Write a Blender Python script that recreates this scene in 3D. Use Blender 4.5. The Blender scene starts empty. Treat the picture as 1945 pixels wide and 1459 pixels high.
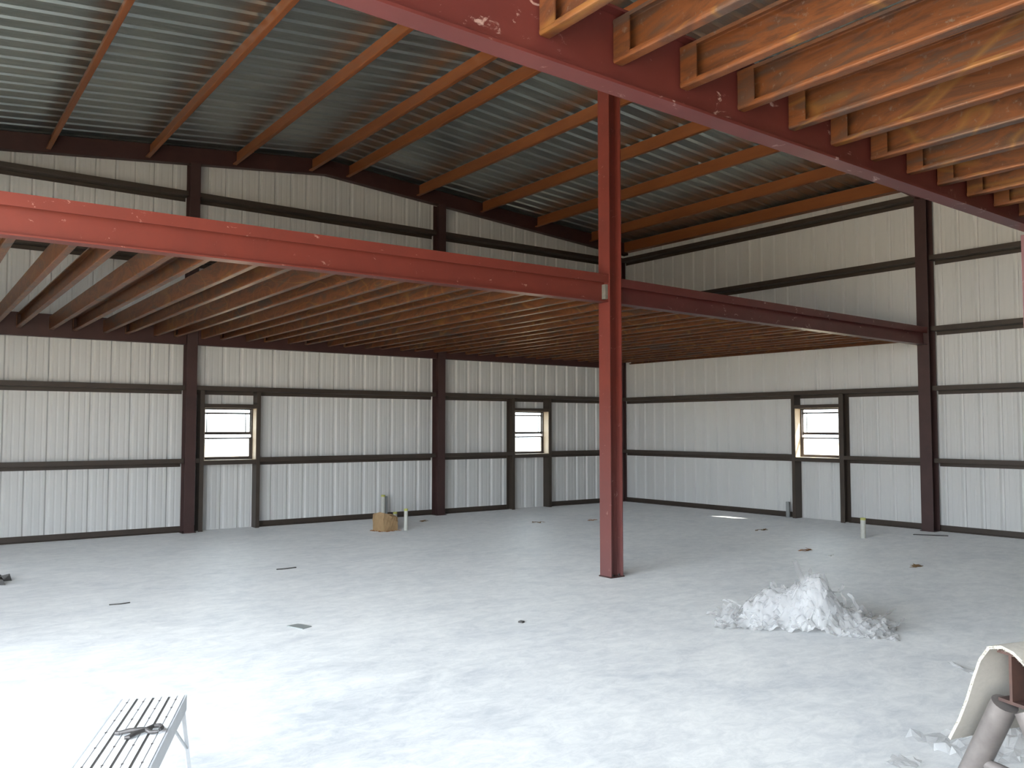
import bpy, bmesh, math, random
from mathutils import Vector, Matrix

# ------------------------------------------------------------------ camera, sky, sun, exposure
U = 1.10                                   # layout numbers below are in units of 1.10 m
scene = bpy.context.scene
COL = scene.collection
cam_data = bpy.data.cameras.new('camera')
cam_data.sensor_width = 36.0
cam_data.lens = 36.0 * 1608.13 / 1945.0
cam_data.clip_start = 0.05
cam_data.clip_end = 500
cam = bpy.data.objects.new('camera', cam_data)
COL.objects.link(cam)
cam.location = (-12.858 * U, -13.254 * U, 1.557 * U)
cam.rotation_euler = (math.pi / 2 + 0.05151, 0, -0.63038)
scene.camera = cam
scene.cycles.transparent_max_bounces = 32
scene.cycles.diffuse_bounces = 8

world = bpy.data.worlds.new('sky')
scene.world = world
world.use_nodes = True
bg = world.node_tree.nodes['Background']
bg.inputs['Color'].default_value = (0.84, 0.92, 1.0, 1)
bg.inputs['Strength'].default_value = 5.0

sun_data = bpy.data.lights.new('sun', 'SUN')
sun_data.energy = 18.0
sun_data.angle = 0.02
sun_data.color = (1.0, 0.93, 0.82)
sun = bpy.data.objects.new('sun', sun_data)
COL.objects.link(sun)
sun.location = (20, -30, 40)
sun.rotation_euler = Vector((0.433, -0.564, 0.704)).to_track_quat('Z', 'Y').to_euler()


def portal(name, loc, normal, sx, sy):
    d = bpy.data.lights.new(name, 'AREA')
    d.shape = 'RECTANGLE'
    d.size, d.size_y = sx * U, sy * U
    d.cycles.is_portal = True
    o = bpy.data.objects.new(name, d)
    COL.objects.link(o)
    o.location = Vector(loc) * U
    o.rotation_euler = (-Vector(normal)).to_track_quat('Z', 'Y').to_euler()


portal('doorway_portal', (-14.36, -10.25, 1.85), (1, 0, 0), 3.7, 6.6)
portal('rear_doorway_portal', (-14.36, -3.60, 1.0), (1, 0, 0), 2.0, 1.0)
portal('front_doorway_portal', (-13.1, -13.86, 1.2), (0, 1, 0), 1.8, 2.4)
vs = scene.view_settings
vs.view_transform = 'Standard'
vs.look = 'None'
vs.gamma = 1.0
vs.use_curve_mapping = False
vs.exposure = 1.22

# ------------------------------------------------------------------ materials
MATS = {}


def nodes_of(name):
    m = bpy.data.materials.new(name)
    m.use_nodes = True
    nt = m.node_tree
    return m, nt, nt.nodes['Principled BSDF']


def ramp(nt, fac, stops):
    r = nt.nodes.new('ShaderNodeValToRGB')
    el = r.color_ramp.elements
    while len(el) < len(stops):
        el.new(0.5)
    for e, (p, c) in zip(el, stops):
        e.position = p
        e.color = (c[0], c[1], c[2], 1)
    nt.links.new(fac, r.inputs['Fac'])
    return r.outputs['Color']


def coords(nt, scale=(1, 1, 1), kind='pos'):
    if kind == 'pos':
        src = nt.nodes.new('ShaderNodeNewGeometry').outputs['Position']
    else:
        src = nt.nodes.new('ShaderNodeTexCoord').outputs['Object']
    mp = nt.nodes.new('ShaderNodeMapping')
    mp.inputs['Scale'].default_value = scale
    nt.links.new(src, mp.inputs['Vector'])
    return mp.outputs['Vector']


def noise(nt, vec, scale, detail=4, rough=0.55, dist=0.0):
    n = nt.nodes.new('ShaderNodeTexNoise')
    n.inputs['Scale'].default_value = scale
    n.inputs['Detail'].default_value = detail
    n.inputs['Roughness'].default_value = rough
    n.inputs['Distortion'].default_value = dist
    nt.links.new(vec, n.inputs['Vector'])
    return n.outputs['Fac']


def mix(nt, fac, a, b, mode='MIX'):
    m = nt.nodes.new('ShaderNodeMix')
    m.data_type = 'RGBA'
    m.blend_type = mode
    if isinstance(fac, (int, float)):
        m.inputs[0].default_value = fac
    else:
        nt.links.new(fac, m.inputs[0])
    for i, v in ((6, a), (7, b)):
        if isinstance(v, tuple):
            m.inputs[i].default_value = (v[0], v[1], v[2], 1)
        else:
            nt.links.new(v, m.inputs[i])
    return m.outputs[2]


def bump(nt, p, h, strength, dist=0.02):
    b = nt.nodes.new('ShaderNodeBump')
    b.inputs['Strength'].default_value = strength
    b.inputs['Distance'].default_value = dist
    nt.links.new(h, b.inputs['Height'])
    nt.links.new(b.outputs['Normal'], p.inputs['Normal'])


def painted(key, base, var, rough=0.5, scuff=None, scale=(1, 1, 1), scuff_at=0.66, metal=0.0, ns=3.0):
    """paint with slow colour drift and optional pale scuffs"""
    m, nt, p = nodes_of(key)
    v = coords(nt, scale)
    f = noise(nt, v, ns, 5, 0.6, 0.3)
    c = ramp(nt, f, [(0.3, base), (0.7, var)])
    if scuff:
        f2 = noise(nt, coords(nt, (1, 1, 1.5)), 7.0, 6, 0.72, 0.8)
        f2.node.inputs['Detail'].default_value = 8
        k = ramp(nt, f2, [(scuff_at, (0, 0, 0)), (scuff_at + 0.05, (1, 1, 1))])
        c = mix(nt, k, c, scuff)
    nt.links.new(c, p.inputs['Base Color'])
    p.inputs['Roughness'].default_value = rough
    p.inputs['Metallic'].default_value = metal
    MATS[key] = m
    return m


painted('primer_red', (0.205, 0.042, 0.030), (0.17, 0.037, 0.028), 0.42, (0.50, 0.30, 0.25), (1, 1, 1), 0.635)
painted('primer_red_shaded', (0.105, 0.024, 0.022), (0.14, 0.033, 0.030), 0.38, (0.42, 0.29, 0.27), (1, 1, 1), 0.62)  # same primer as the red one, with shade darkened into its colour
painted('frame_brown', (0.060, 0.030, 0.028), (0.080, 0.040, 0.036), 0.5)
painted('girt_brown', (0.058, 0.044, 0.034), (0.075, 0.055, 0.042), 0.5)
painted('rafter_dark', (0.050, 0.018, 0.016), (0.07, 0.026, 0.022), 0.5)
painted('purlin_rust', (0.36, 0.120, 0.036), (0.26, 0.082, 0.028), 0.45, None, (1.5, 0.25, 1.5))
painted('rail_rust', (0.040, 0.024, 0.022), (0.075, 0.036, 0.027), 0.6, None, (1, 1, 1), ns=14)
painted('white_sheet', (0.76, 0.765, 0.75), (0.80, 0.80, 0.785), 0.42, None, (1, 1, 0.15))
painted('plain_white', (0.62, 0.62, 0.60), (0.66, 0.66, 0.64), 0.5)
painted('grey_lining', (0.20, 0.20, 0.195), (0.25, 0.25, 0.245), 0.6)
painted('pvc', (0.72, 0.72, 0.66), (0.62, 0.62, 0.56), 0.4, None, (1, 1, 1), ns=20)
painted('pvc_primer', (0.55, 0.58, 0.10), (0.62, 0.60, 0.22), 0.5, ns=40)
painted('pipe_grey', (0.28, 0.30, 0.30), (0.36, 0.37, 0.36), 0.5)
painted('clip_grey', (0.16, 0.16, 0.14), (0.22, 0.21, 0.18), 0.6, ns=20)
painted('groove_grey', (0.20, 0.205, 0.21), (0.26, 0.265, 0.27), 0.6, ns=20)
painted('bronze', (0.055, 0.042, 0.038), (0.07, 0.055, 0.05), 0.4)
painted('wood_reveal', (0.30, 0.23, 0.16), (0.38, 0.30, 0.22), 0.6, None, (8, 8, 1))
painted('kraft', (0.43, 0.28, 0.145), (0.50, 0.34, 0.18), 0.8, None, (1, 1, 1), ns=6)
painted('leaf', (0.20, 0.12, 0.055), (0.30, 0.19, 0.09), 0.85, ns=30)
painted('orange_leaf', (0.42, 0.19, 0.07), (0.30, 0.14, 0.06), 0.85, ns=30)
painted('aluminium', (0.84, 0.86, 0.88), (0.78, 0.80, 0.83), 0.42, None, (1, 1, 1), metal=0.1, ns=10)
painted('aluminium_shaded', (0.46, 0.48, 0.50), (0.54, 0.56, 0.58), 0.45, None, (1, 1, 1), metal=0.2, ns=10)  # same aluminium, darkened for the shade on parts facing away
painted('dark_steel', (0.085, 0.08, 0.08), (0.14, 0.13, 0.125), 0.45, None, (1, 1, 1), metal=0.6, ns=30)
painted('pipe_steel', (0.125, 0.112, 0.108), (0.185, 0.168, 0.16), 0.5, (0.34, 0.32, 0.31), (1, 1, 1), 0.68, metal=0.2, ns=12)
painted('carpet', (0.46, 0.43, 0.38), (0.54, 0.51, 0.46), 0.95, ns=60)
painted('carpet_back', (0.40, 0.385, 0.35), (0.44, 0.42, 0.385), 0.95, ns=60)
painted('fuzz', (0.34, 0.325, 0.285), (0.40, 0.385, 0.34), 0.95, ns=60)
painted('slate', (0.30, 0.33, 0.33), (0.36, 0.39, 0.38), 0.5, ns=14)
painted('dark_scrap', (0.045, 0.042, 0.04), (0.08, 0.075, 0.07), 0.6, ns=10)
painted('paper', (0.78, 0.78, 0.76), (0.72, 0.72, 0.70), 0.7)


def make_rust():
    m, nt, p = nodes_of('mill_rust')
    v = coords(nt, (1.3, 0.55, 2.4))
    f = noise(nt, v, 1.7, 7, 0.62, 1.8)
    c = ramp(nt, f, [(0.30, (0.100, 0.080, 0.070)), (0.41, (0.125, 0.060, 0.036)),
                     (0.50, (0.215, 0.075, 0.026)), (0.60, (0.115, 0.046, 0.024)), (0.72, (0.25, 0.10, 0.026))])
    f2 = noise(nt, coords(nt, (1, 1, 1)), 26, 6, 0.7)
    k = ramp(nt, f2, [(0.60, (0, 0, 0)), (0.72, (1, 1, 1))])
    c = mix(nt, k, c, (0.22, 0.16, 0.125))
    # rings left by dried rain water
    w = nt.nodes.new('ShaderNodeMath')
    w.operation = 'PINGPONG'
    w.inputs[1].default_value = 0.08
    f3 = noise(nt, coords(nt, (1, 0.8, 1.8)), 0.9, 2, 0.4, 0.5)
    nt.links.new(f3, w.inputs[0])
    ring = ramp(nt, w.outputs[0], [(0.0, (0.55, 0.55, 0.55)), (0.012, (0, 0, 0))])
    c = mix(nt, ring, c, (0.30, 0.15, 0.04))
    nt.links.new(c, p.inputs['Base Color'])
    p.inputs['Roughness'].default_value = 0.42
    p.inputs['Metallic'].default_value = 0.25
    bump(nt, p, f2, 0.12)
    MATS['mill_rust'] = m


make_rust()


def dusty_foot(key):
    """grey dust worn into the paint of a column's lowest metre"""
    m = MATS[key].copy()
    m.name = key + '_dusty_foot'
    nt = m.node_tree
    p = nt.nodes['Principled BSDF']
    link = p.inputs['Base Color'].links[0]
    src = link.from_socket
    sep = nt.nodes.new('ShaderNodeSeparateXYZ')
    nt.links.new(nt.nodes.new('ShaderNodeNewGeometry').outputs['Position'], sep.inputs[0])
    mr = nt.nodes.new('ShaderNodeMapRange')
    mr.inputs['From Min'].default_value = 0.0
    mr.inputs['From Max'].default_value = 2.2
    mr.inputs['To Min'].default_value = 0.42
    mr.inputs['To Max'].default_value = 0.0
    nt.links.new(sep.outputs['Z'], mr.inputs['Value'])
    c = mix(nt, mr.outputs[0], src, (0.20, 0.135, 0.14))
    nt.links.new(c, p.inputs['Base Color'])
    MATS[key + '_dusty_foot'] = m


dusty_foot('primer_red')


def make_floor():
    m, nt, p = nodes_of('concrete')
    big = noise(nt, coords(nt, (1, 1, 1)), 0.35, 4, 0.55, 0.6)
    mid = noise(nt, coords(nt, (1.0, 1.3, 1)), 1.3, 10, 0.72, 0.9)
    fine = noise(nt, coords(nt, (1, 1.6, 1)), 5.5, 9, 0.78, 0.6)
    c = ramp(nt, mid, [(0.38, (0.215, 0.232, 0.25)), (0.47, (0.385, 0.388, 0.38)), (0.585, (0.52, 0.515, 0.49))])
    c = mix(nt, 0.35, c, ramp(nt, big, [(0.35, (0.33, 0.345, 0.36)), (0.65, (0.48, 0.475, 0.455))]))
    c = mix(nt, 0.42, c, ramp(nt, fine, [(0.38, (0.23, 0.25, 0.275)), (0.60, (0.53, 0.53, 0.515))]))
    nt.links.new(c, p.inputs['Base Color'])
    r = ramp(nt, mid, [(0.3, (0.42, 0.42, 0.42)), (0.7, (0.62, 0.62, 0.62))])
    nt.links.new(r, p.inputs['Roughness'])
    p.inputs['Diffuse Roughness'].default_value = 1.0
    p.inputs['Sheen Weight'].default_value = 0.36      # dust sheen, standing in for more light on the far floor
    p.inputs['Sheen Roughness'].default_value = 0.55
    bump(nt, p, fine, 0.06)
    MATS['concrete'] = m


make_floor()


def make_deck():
    m, nt, p = nodes_of('zincalume')
    f = noise(nt, coords(nt, (1, 6, 1)), 2.5, 4, 0.6)
    c = ramp(nt, f, [(0.3, (0.50, 0.56, 0.54)), (0.7, (0.56, 0.61, 0.59))])
    nt.links.new(c, p.inputs['Base Color'])
    p.inputs['Metallic'].default_value = 0.92
    p.inputs['Roughness'].default_value = 0.32
    MATS['zincalume'] = m


make_deck()


def make_ground():
    m, nt, p = nodes_of('dry_earth')
    f = noise(nt, coords(nt), 0.6, 6, 0.6)
    c = ramp(nt, f, [(0.3, (0.44, 0.36, 0.26)), (0.7, (0.53, 0.445, 0.33))])
    nt.links.new(c, p.inputs['Base Color'])
    p.inputs['Roughness'].default_value = 0.95
    MATS['dry_earth'] = m


make_ground()


def make_glass():
    m = bpy.data.materials.new('window_glass')
    m.use_nodes = True
    nt = m.node_tree
    nt.nodes.clear()
    out = nt.nodes.new('ShaderNodeOutputMaterial')
    mx = nt.nodes.new('ShaderNodeMixShader')
    tr = nt.nodes.new('ShaderNodeBsdfTransparent')
    tr.inputs['Color'].default_value = (0.92, 0.95, 0.94, 1)
    gl = nt.nodes.new('ShaderNodeBsdfGlossy')
    gl.inputs['Roughness'].default_value = 0.03
    mx.inputs[0].default_value = 0.05
    nt.links.new(tr.outputs[0], mx.inputs[1])
    nt.links.new(gl.outputs[0], mx.inputs[2])
    nt.links.new(mx.outputs[0], out.inputs['Surface'])
    MATS['window_glass'] = m


make_glass()


def make_film(key, clear):
    m, nt, p = nodes_of(key)
    p.inputs['Base Color'].default_value = (0.97, 0.975, 0.98, 1)
    p.inputs['Roughness'].default_value = 0.14
    p.inputs['Specular IOR Level'].default_value = 0.8
    f = noise(nt, coords(nt), 14, 4, 0.6)
    bump(nt, p, f, 0.5, 0.03)
    out = nt.nodes['Material Output']
    tr = nt.nodes.new('ShaderNodeBsdfTransparent')
    tl = nt.nodes.new('ShaderNodeBsdfTranslucent')
    tl.inputs['Color'].default_value = (0.93, 0.94, 0.95, 1)
    m1 = nt.nodes.new('ShaderNodeMixShader')
    m1.inputs[0].default_value = 0.4
    nt.links.new(p.outputs[0], m1.inputs[1])
    nt.links.new(tl.outputs[0], m1.inputs[2])
    m2 = nt.nodes.new('ShaderNodeMixShader')
    m2.inputs[0].default_value = clear
    nt.links.new(m1.outputs[0], m2.inputs[1])
    nt.links.new(tr.outputs[0], m2.inputs[2])
    nt.links.new(m2.outputs[0], out.inputs['Surface'])
    MATS[key] = m


make_film('film_white', 0.10)
make_film('film_clear', 0.62)


# ------------------------------------------------------------------ mesh helpers
class MB:
    def __init__(self):
        self.v, self.f = [], []

    def add(self, vs, fs):
        n = len(self.v)
        self.v += [tuple(a) for a in vs]
        self.f += [tuple(i + n for i in f) for f in fs]
        return self

    def box(self, x0, x1, y0, y1, z0, z1):
        return self.add([(x0, y0, z0), (x1, y0, z0), (x1, y1, z0), (x0, y1, z0),
                         (x0, y0, z1), (x1, y0, z1), (x1, y1, z1), (x0, y1, z1)],
                        [(0, 3, 2, 1), (4, 5, 6, 7), (0, 1, 5, 4), (1, 2, 6, 5), (2, 3, 7, 6), (3, 0, 4, 7)])

    def prism(self, prof, A, B, ea, eb):
        """closed 2-D profile swept from A to B (section axes ea, eb)"""
        A, B, ea, eb = Vector(A), Vector(B), Vector(ea), Vector(eb)
        n = len(prof)
        vs = [A + ea * a + eb * b for a, b in prof] + [B + ea * a + eb * b for a, b in prof]
        fs = [(i, (i + 1) % n, n + (i + 1) % n, n + i) for i in range(n)]
        fs += [tuple(range(n))[::-1], tuple(range(n, 2 * n))]
        return self.add(vs, fs)

    def tube(self, A, B, r, n=14, r2=None, caps=True):
        A, B = Vector(A), Vector(B)
        d = (B - A).normalized()
        e = d.orthogonal().normalized()
        g = d.cross(e)
        r2 = r if r2 is None else r2
        vs = [A + (e * math.cos(t) + g * math.sin(t)) * r for t in [2 * math.pi * i / n for i in range(n)]]
        vs += [B + (e * math.cos(t) + g * math.sin(t)) * r2 for t in [2 * math.pi * i / n for i in range(n)]]
        fs = [(i, (i + 1) % n, n + (i + 1) % n, n + i) for i in range(n)]
        if caps:
            fs += [tuple(range(n))[::-1], tuple(range(n, 2 * n))]
        return self.add(vs, fs)

    def pipe(self, A, B, r, wall, n=16):
        """hollow tube with a visible rim"""
        A, B = Vector(A), Vector(B)
        d = (B - A).normalized()
        e = d.orthogonal().normalized()
        g = d.cross(e)
        ring = lambda P, q: [P + (e * math.cos(2 * math.pi * i / n) + g * math.sin(2 * math.pi * i / n)) * q for i in range(n)]
        vs = ring(A, r) + ring(B, r) + ring(B, r - wall) + ring(A, r - wall)
        fs = []
        for k in range(4):
            a, b = k * n, ((k + 1) % 4) * n
            fs += [(a + i, a + (i + 1) % n, b + (i + 1) % n, b + i) for i in range(n)]
        return self.add(vs, fs)

    def path_tube(self, pts, r, n=8):
        pts = [Vector(p) for p in pts]
        rings = []
        for i, p in enumerate(pts):
            d = (pts[min(i + 1, len(pts) - 1)] - pts[max(i - 1, 0)]).normalized()
            e = d.cross(Vector((0, 0, 1)))
            if e.length < 1e-3:
                e = Vector((1, 0, 0))
            e.normalize()
            g = d.cross(e)
            rr = r[i] if isinstance(r, (list, tuple)) else r
            rings.append([p + (e * math.cos(2 * math.pi * k / n) + g * math.sin(2 * math.pi * k / n)) * rr for k in range(n)])
        vs = [q for rg in rings for q in rg]
        fs = []
        for i in range(len(pts) - 1):
            fs += [(i * n + k, i * n + (k + 1) % n, (i + 1) * n + (k + 1) % n, (i + 1) * n + k) for k in range(n)]
        fs += [tuple(range(n))[::-1], tuple(range((len(pts) - 1) * n, len(pts) * n))]
        return self.add(vs, fs)

    def mesh(self, name, mat, origin, smooth=False, recalc=True):
        me = bpy.data.meshes.new(name)
        o = Vector(origin)
        me.from_pydata([tuple((Vector(a) - o) * U) for a in self.v], [], self.f)
        me.materials.append(MATS[mat] if isinstance(mat, str) else mat)
        if recalc:
            bm = bmesh.new()
            bm.from_mesh(me)
            bmesh.ops.recalc_face_normals(bm, faces=bm.faces)
            bm.to_mesh(me)
            bm.free()
        if smooth:
            for p in me.polygons:
                p.use_smooth = True
            try:
                me.set_sharp_from_angle(angle=math.radians(40))
            except Exception:
                pass
        me.update()
        return me

    def base(self):
        xs, ys, zs = zip(*[tuple(a) for a in self.v])
        return Vector(((min(xs) + max(xs)) / 2, (min(ys) + max(ys)) / 2, min(zs)))

    def build(self, name, mat, parent=None, smooth=False, origin=None, recalc=True):
        og = Vector(origin) if origin is not None else self.base()
        ob = bpy.data.objects.new(name, self.mesh(name, mat, og, smooth, recalc))
        COL.objects.link(ob)
        place(ob, og, parent)
        return ob


WORLD_AT = {}


def place(ob, og, parent=None):
    og = Vector(og)
    WORLD_AT[ob.name] = og
    if parent is not None:
        ob.parent = parent
        ob.location = (og - WORLD_AT[parent.name]) * U
    else:
        ob.location = og * U


def empty(name, og):
    o = bpy.data.objects.new(name, None)
    o.empty_display_size = 0.2
    COL.objects.link(o)
    place(o, og)
    return o


def thing(o, label, cat, group=None):
    o['label'] = label
    o['category'] = cat
    o['kind'] = 'thing'
    if group:
        o['group'] = group
    return o


def structure(o, label=None, cat=None):
    o['kind'] = 'structure'
    if label:
        o['label'] = label
    if cat:
        o['category'] = cat
    return o


def copy_tree(o, parent=None):
    c = o.copy()
    COL.objects.link(c)
    WORLD_AT[c.name] = WORLD_AT[o.name].copy()
    if parent is not None:
        c.parent = parent
    for ch in list(o.children):
        copy_tree(ch, c)
    return c


def open_section(pts, t, r=0.008, seg=3):
    """thin cold-formed section: centre line -> closed outline with rounded bends"""
    pts = [Vector((a, b)) for a, b in pts]
    line = [pts[0]]
    for i in range(1, len(pts) - 1):
        p, a, b = pts[i], pts[i - 1], pts[i + 1]
        da, db = (a - p).normalized(), (b - p).normalized()
        A, B = p + da * r, p + db * r
        for k in range(seg + 1):
            s = k / seg
            line.append(A * (1 - s) ** 2 + p * 2 * s * (1 - s) + B * s * s)
    line.append(pts[-1])
    L, R = [], []
    for i, p in enumerate(line):
        d = (line[min(i + 1, len(line) - 1)] - line[max(i - 1, 0)]).normalized()
        n = Vector((-d.y, d.x))
        L.append(p + n * t / 2)
        R.append(p - n * t / 2)
    return [tuple(q) for q in L + R[::-1]]


def i_section(w, h, tf, tw):
    """I outline, centred on a, b from 0 to h"""
    return [(-w / 2, 0), (w / 2, 0), (w / 2, tf), (tw / 2, tf), (tw / 2, h - tf), (w / 2, h - tf), (w / 2, h),
            (-w / 2, h), (-w / 2, h - tf), (-tw / 2, h - tf), (-tw / 2, tf), (-w / 2, tf)]


ORD = ['first', 'second', 'third', 'fourth', 'fifth', 'sixth', 'seventh', 'eighth', 'ninth', 'tenth', 'eleventh',
       'twelfth', 'thirteenth', 'fourteenth', 'fifteenth', 'sixteenth', 'seventeenth', 'eighteenth', 'nineteenth',
       'twentieth']
Z = Vector((0, 0, 1))
rnd = random.Random(7)

# ------------------------------------------------------------------ setting: ground, floor
XL, YF = -14.30, -13.80                     # left wall plane, front wall plane
XR, ZR = -7.15, 5.775                       # ridge line, underside of the rafter at the ridge
SR, SL = 0.077, 0.103


def rafter_z(x):
    return ZR - SR * (x - XR) if x > XR else ZR - SL * (XR - x)


def deck_z(x):
    return rafter_z(x) + 0.290


g = MB()
g.box(-90, 70, -90, 70, -0.40, -0.12)
structure(g.build('ground', 'dry_earth'))
f = MB()
f.box(XL - 0.25, 0.10, YF - 0.2, 0.10, -0.12, 0.0)
structure(f.build('floor', 'concrete'), 'pale grey dusty concrete slab floor of the shed')

# ------------------------------------------------------------------ setting: ribbed sheets
PITCH = 0.2655


def profile(s0, s1, rib0, extra=(), deep=0.027, foot=0.036, crown=0.014):
    """(s, depth) break points of the ribbed sheet between s0 and s1; ribs centred on rib0 + k*PITCH"""
    pts = []
    k0 = math.floor((s0 - rib0) / PITCH) - 1
    k1 = math.ceil((s1 - rib0) / PITCH) + 1
    for k in range(k0, k1 + 1):
        c = rib0 + k * PITCH
        pts += [(c - foot, 0), (c - crown, deep), (c + crown, deep), (c + foot, 0)]
        for q in (0.092, 0.183):
            pts += [(c + q - 0.016, 0), (c + q - 0.008, 0.0022), (c + q + 0.008, 0.0022), (c + q + 0.016, 0)]
    pts.sort()

    def at(s):
        for (a, da), (b, db) in zip(pts, pts[1:]):
            if a <= s <= b:
                return da + (db - da) * (s - a) / max(b - a, 1e-9)
        return 0
    res = [(s, d) for s, d in pts if s0 < s < s1]
    res += [(s, at(s)) for s in list(extra) + [s0, s1] if s0 <= s <= s1]
    return sorted(set(res))


def sheet(s0, s1, rib0, z0, z1, to3d, holes=()):
    m = MB()
    pr = profile(s0, s1, rib0, [e for h in holes for e in h[:2]])
    for (a, da), (b, db) in zip(pr, pr[1:]):
        mid = (a + b) / 2
        spans = [(z0(a), z0(b), z1(a), z1(b))]
        for (h0, h1, hz0, hz1) in holes:
            if h0 < mid < h1:
                spans = [(z0(a), z0(b), hz0, hz0), (hz1, hz1, z1(a), z1(b))]
        for (za, zb, ta, tb) in spans:
            m.add([to3d(a, da, za), to3d(b, db, zb), to3d(b, db, tb), to3d(a, da, ta)], [(0, 1, 2, 3)])
    return m


SHEET = 3 * PITCH
WIN1 = (-9.06, -8.28, 1.06, 1.855)          # hole in the back wall x0, x1, z0, z1
WIN2 = (-3.25, -2.44, 1.045, 1.87)
WIN3 = (-5.11, -4.30, 1.045, 1.885)         # hole in the right wall y0, y1

wb = structure(empty('wall_back', (-7.1, 0, 0)), 'white ribbed metal gable wall at the back of the shed')
s = XL - 0.02
i = 0
while s < 0.03:
    e = min(s + SHEET + 0.02, 0.04)
    off = 0.0016 * (i % 2)
    m = sheet(s, e, -8.993, lambda q: -0.03, lambda q: deck_z(q) + 0.05, lambda q, d, z, o=off: (q, d + o, z), [WIN1, WIN2])
    m.build('wall_panel', 'white_sheet', wb, recalc=False)
    s += SHEET
    i += 1
wr = structure(empty('wall_right', (0, -7, 0)), 'white ribbed metal side wall on the right')
s = YF
i = 0
while s < 0.03:
    e = min(s + SHEET + 0.02, 0.04)
    off = 0.0016 * (i % 2)
    m = sheet(s, e, -0.10, lambda q: -0.03, lambda q: deck_z(0) + 0.06, lambda q, d, z, o=off: (d + o, q, z), [WIN3])
    m.build('wall_panel', 'white_sheet', wr, recalc=False)
    s += SHEET
    i += 1
# left wall (with the wide doorway the light comes through) and front wall
wl = MB()
wl.box(XL - 0.06, XL, -6.95, -4.10, -0.03, deck_z(XL) + 0.05)
wl.box(XL - 0.06, XL, -3.10, 0.0, -0.03, deck_z(XL) + 0.05)
wl.box(XL - 0.06, XL, -4.10, -3.10, 2.00, deck_z(XL) + 0.05)
wl.box(XL - 0.06, XL, YF, -6.95, 3.70, deck_z(XL) + 0.05)
structure(wl.build('wall_left', 'plain_white'), 'white side wall with the wide open doorway')
wf = MB()
FD0, FD1, FDZ = -14.0, -12.2, 2.4            # unseen doorway behind the viewer, added to brighten the near floor
for pts in ([(XL - .06, -.03), (FD0, -.03), (FD0, deck_z(FD0) + .05), (XL - .06, deck_z(XL) + .05)],
            [(FD0, FDZ), (FD1, FDZ), (FD1, deck_z(FD1) + .05), (FD0, deck_z(FD0) + .05)],
            [(FD1, -.03), (0.30, -.03), (0.30, deck_z(0.3) + .05), (XR, deck_z(XR) + .05), (FD1, deck_z(FD1) + .05)]):
    n = len(pts)
    wf.add([(x, YF, z) for x, z in pts] + [(x, YF - .06, z) for x, z in pts],
           [tuple(range(n)), tuple(range(n, 2 * n))[::-1]] + [(i, (i + 1) % n, n + (i + 1) % n, n + i) for i in range(n)])
structure(wf.build('wall_front', 'grey_lining'), 'grey lined gable wall behind the viewer')

ceil = structure(empty('ceiling', (XR, -7, ZR)), 'underside of the ribbed zinc-coated metal roof')
for side in (0, 1):
    s = YF - 0.1
    i = 0
    xa, xb = (XR, 0.15) if side else (XL - 0.2, XR)
    while s < 0.12:
        e = min(s + SHEET + 0.02, 0.14)
        off = 0.0016 * (i % 2)
        m = MB()
        pr = profile(s, e, -0.12, (), 0.044, 0.038, 0.010)
        for (a, da), (b, db) in zip(pr, pr[1:]):
            m.add([(xa, a, deck_z(xa) + da + off), (xb, a, deck_z(xb) + da + off),
                   (xb, b, deck_z(xb) + db + off), (xa, b, deck_z(xa) + db + off)], [(0, 1, 2, 3)])
        m.build('roof_panel', 'zincalume', ceil, recalc=False)
        s += SHEET
        i += 1

# ------------------------------------------------------------------ columns
COLW, COLD = 0.15, 0.20


def column_y(x, z1, name='wall_column', w=COLW, y0=-0.262, y1=-0.055):
    """H column of the back wall, flanges facing the room"""
    h = y1 - y0
    m = MB()
    m.prism([(a, b) for a, b in i_section(w, h, 0.012, 0.009)], (x, y0, 0.0), (x, y0, z1), (1, 0, 0), (0, 1, 0))
    return m


def base_plate(x0, x1, y0, y1, parent):
    b = MB()
    b.box(x0, x1, y0, y1, 0.0, 0.010)
    return b.build('base_plate', 'frame_brown', parent)


XA, XB = -9.285, -4.935
YC = -6.575
for x, lab in ((XA, 'tall dark brown steel column on the back wall beside the largest window opening'),
               (XB, 'tall dark brown steel column on the back wall, midway between its two windows')):
    e = empty('wall_column', (x, -0.16, 0))
    thing(e, lab, 'column')
    m = column_y(x, rafter_z(x) - 0.004)
    m.v = [(a, b, max(c, 0.010)) for a, b, c in m.v]
    m.build('shaft', 'frame_brown', e)
    base_plate(x - 0.10, x + 0.10, -0.275, -0.04, e)
e = empty('wall_column', (-0.16, YC, 0))
thing(e, 'tall dark maroon steel column on the right wall where the mezzanine beam ends', 'column')
m = MB()
m.prism(i_section(0.18, 0.207, 0.012, 0.009), (-0.262, YC, 0.010), (-0.262, YC, 5.08), (0, 1, 0), (1, 0, 0))
m.build('shaft', 'frame_brown', e)
base_plate(-0.275, -0.04, YC - 0.11, YC + 0.11, e)
e = empty('wall_column', (-0.16, -0.16, 0))
thing(e, 'dark steel corner column where back and right walls meet, behind the red column', 'column')
m = MB()
m.prism(i_section(0.09, 0.10, 0.010, 0.008), (-0.13, -0.065, 0.010), (-0.13, -0.065, 5.19), (0, 1, 0), (1, 0, 0))
m.build('shaft', 'frame_brown', e)
base_plate(-0.14, -0.02, -0.12, -0.01, e)

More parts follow.
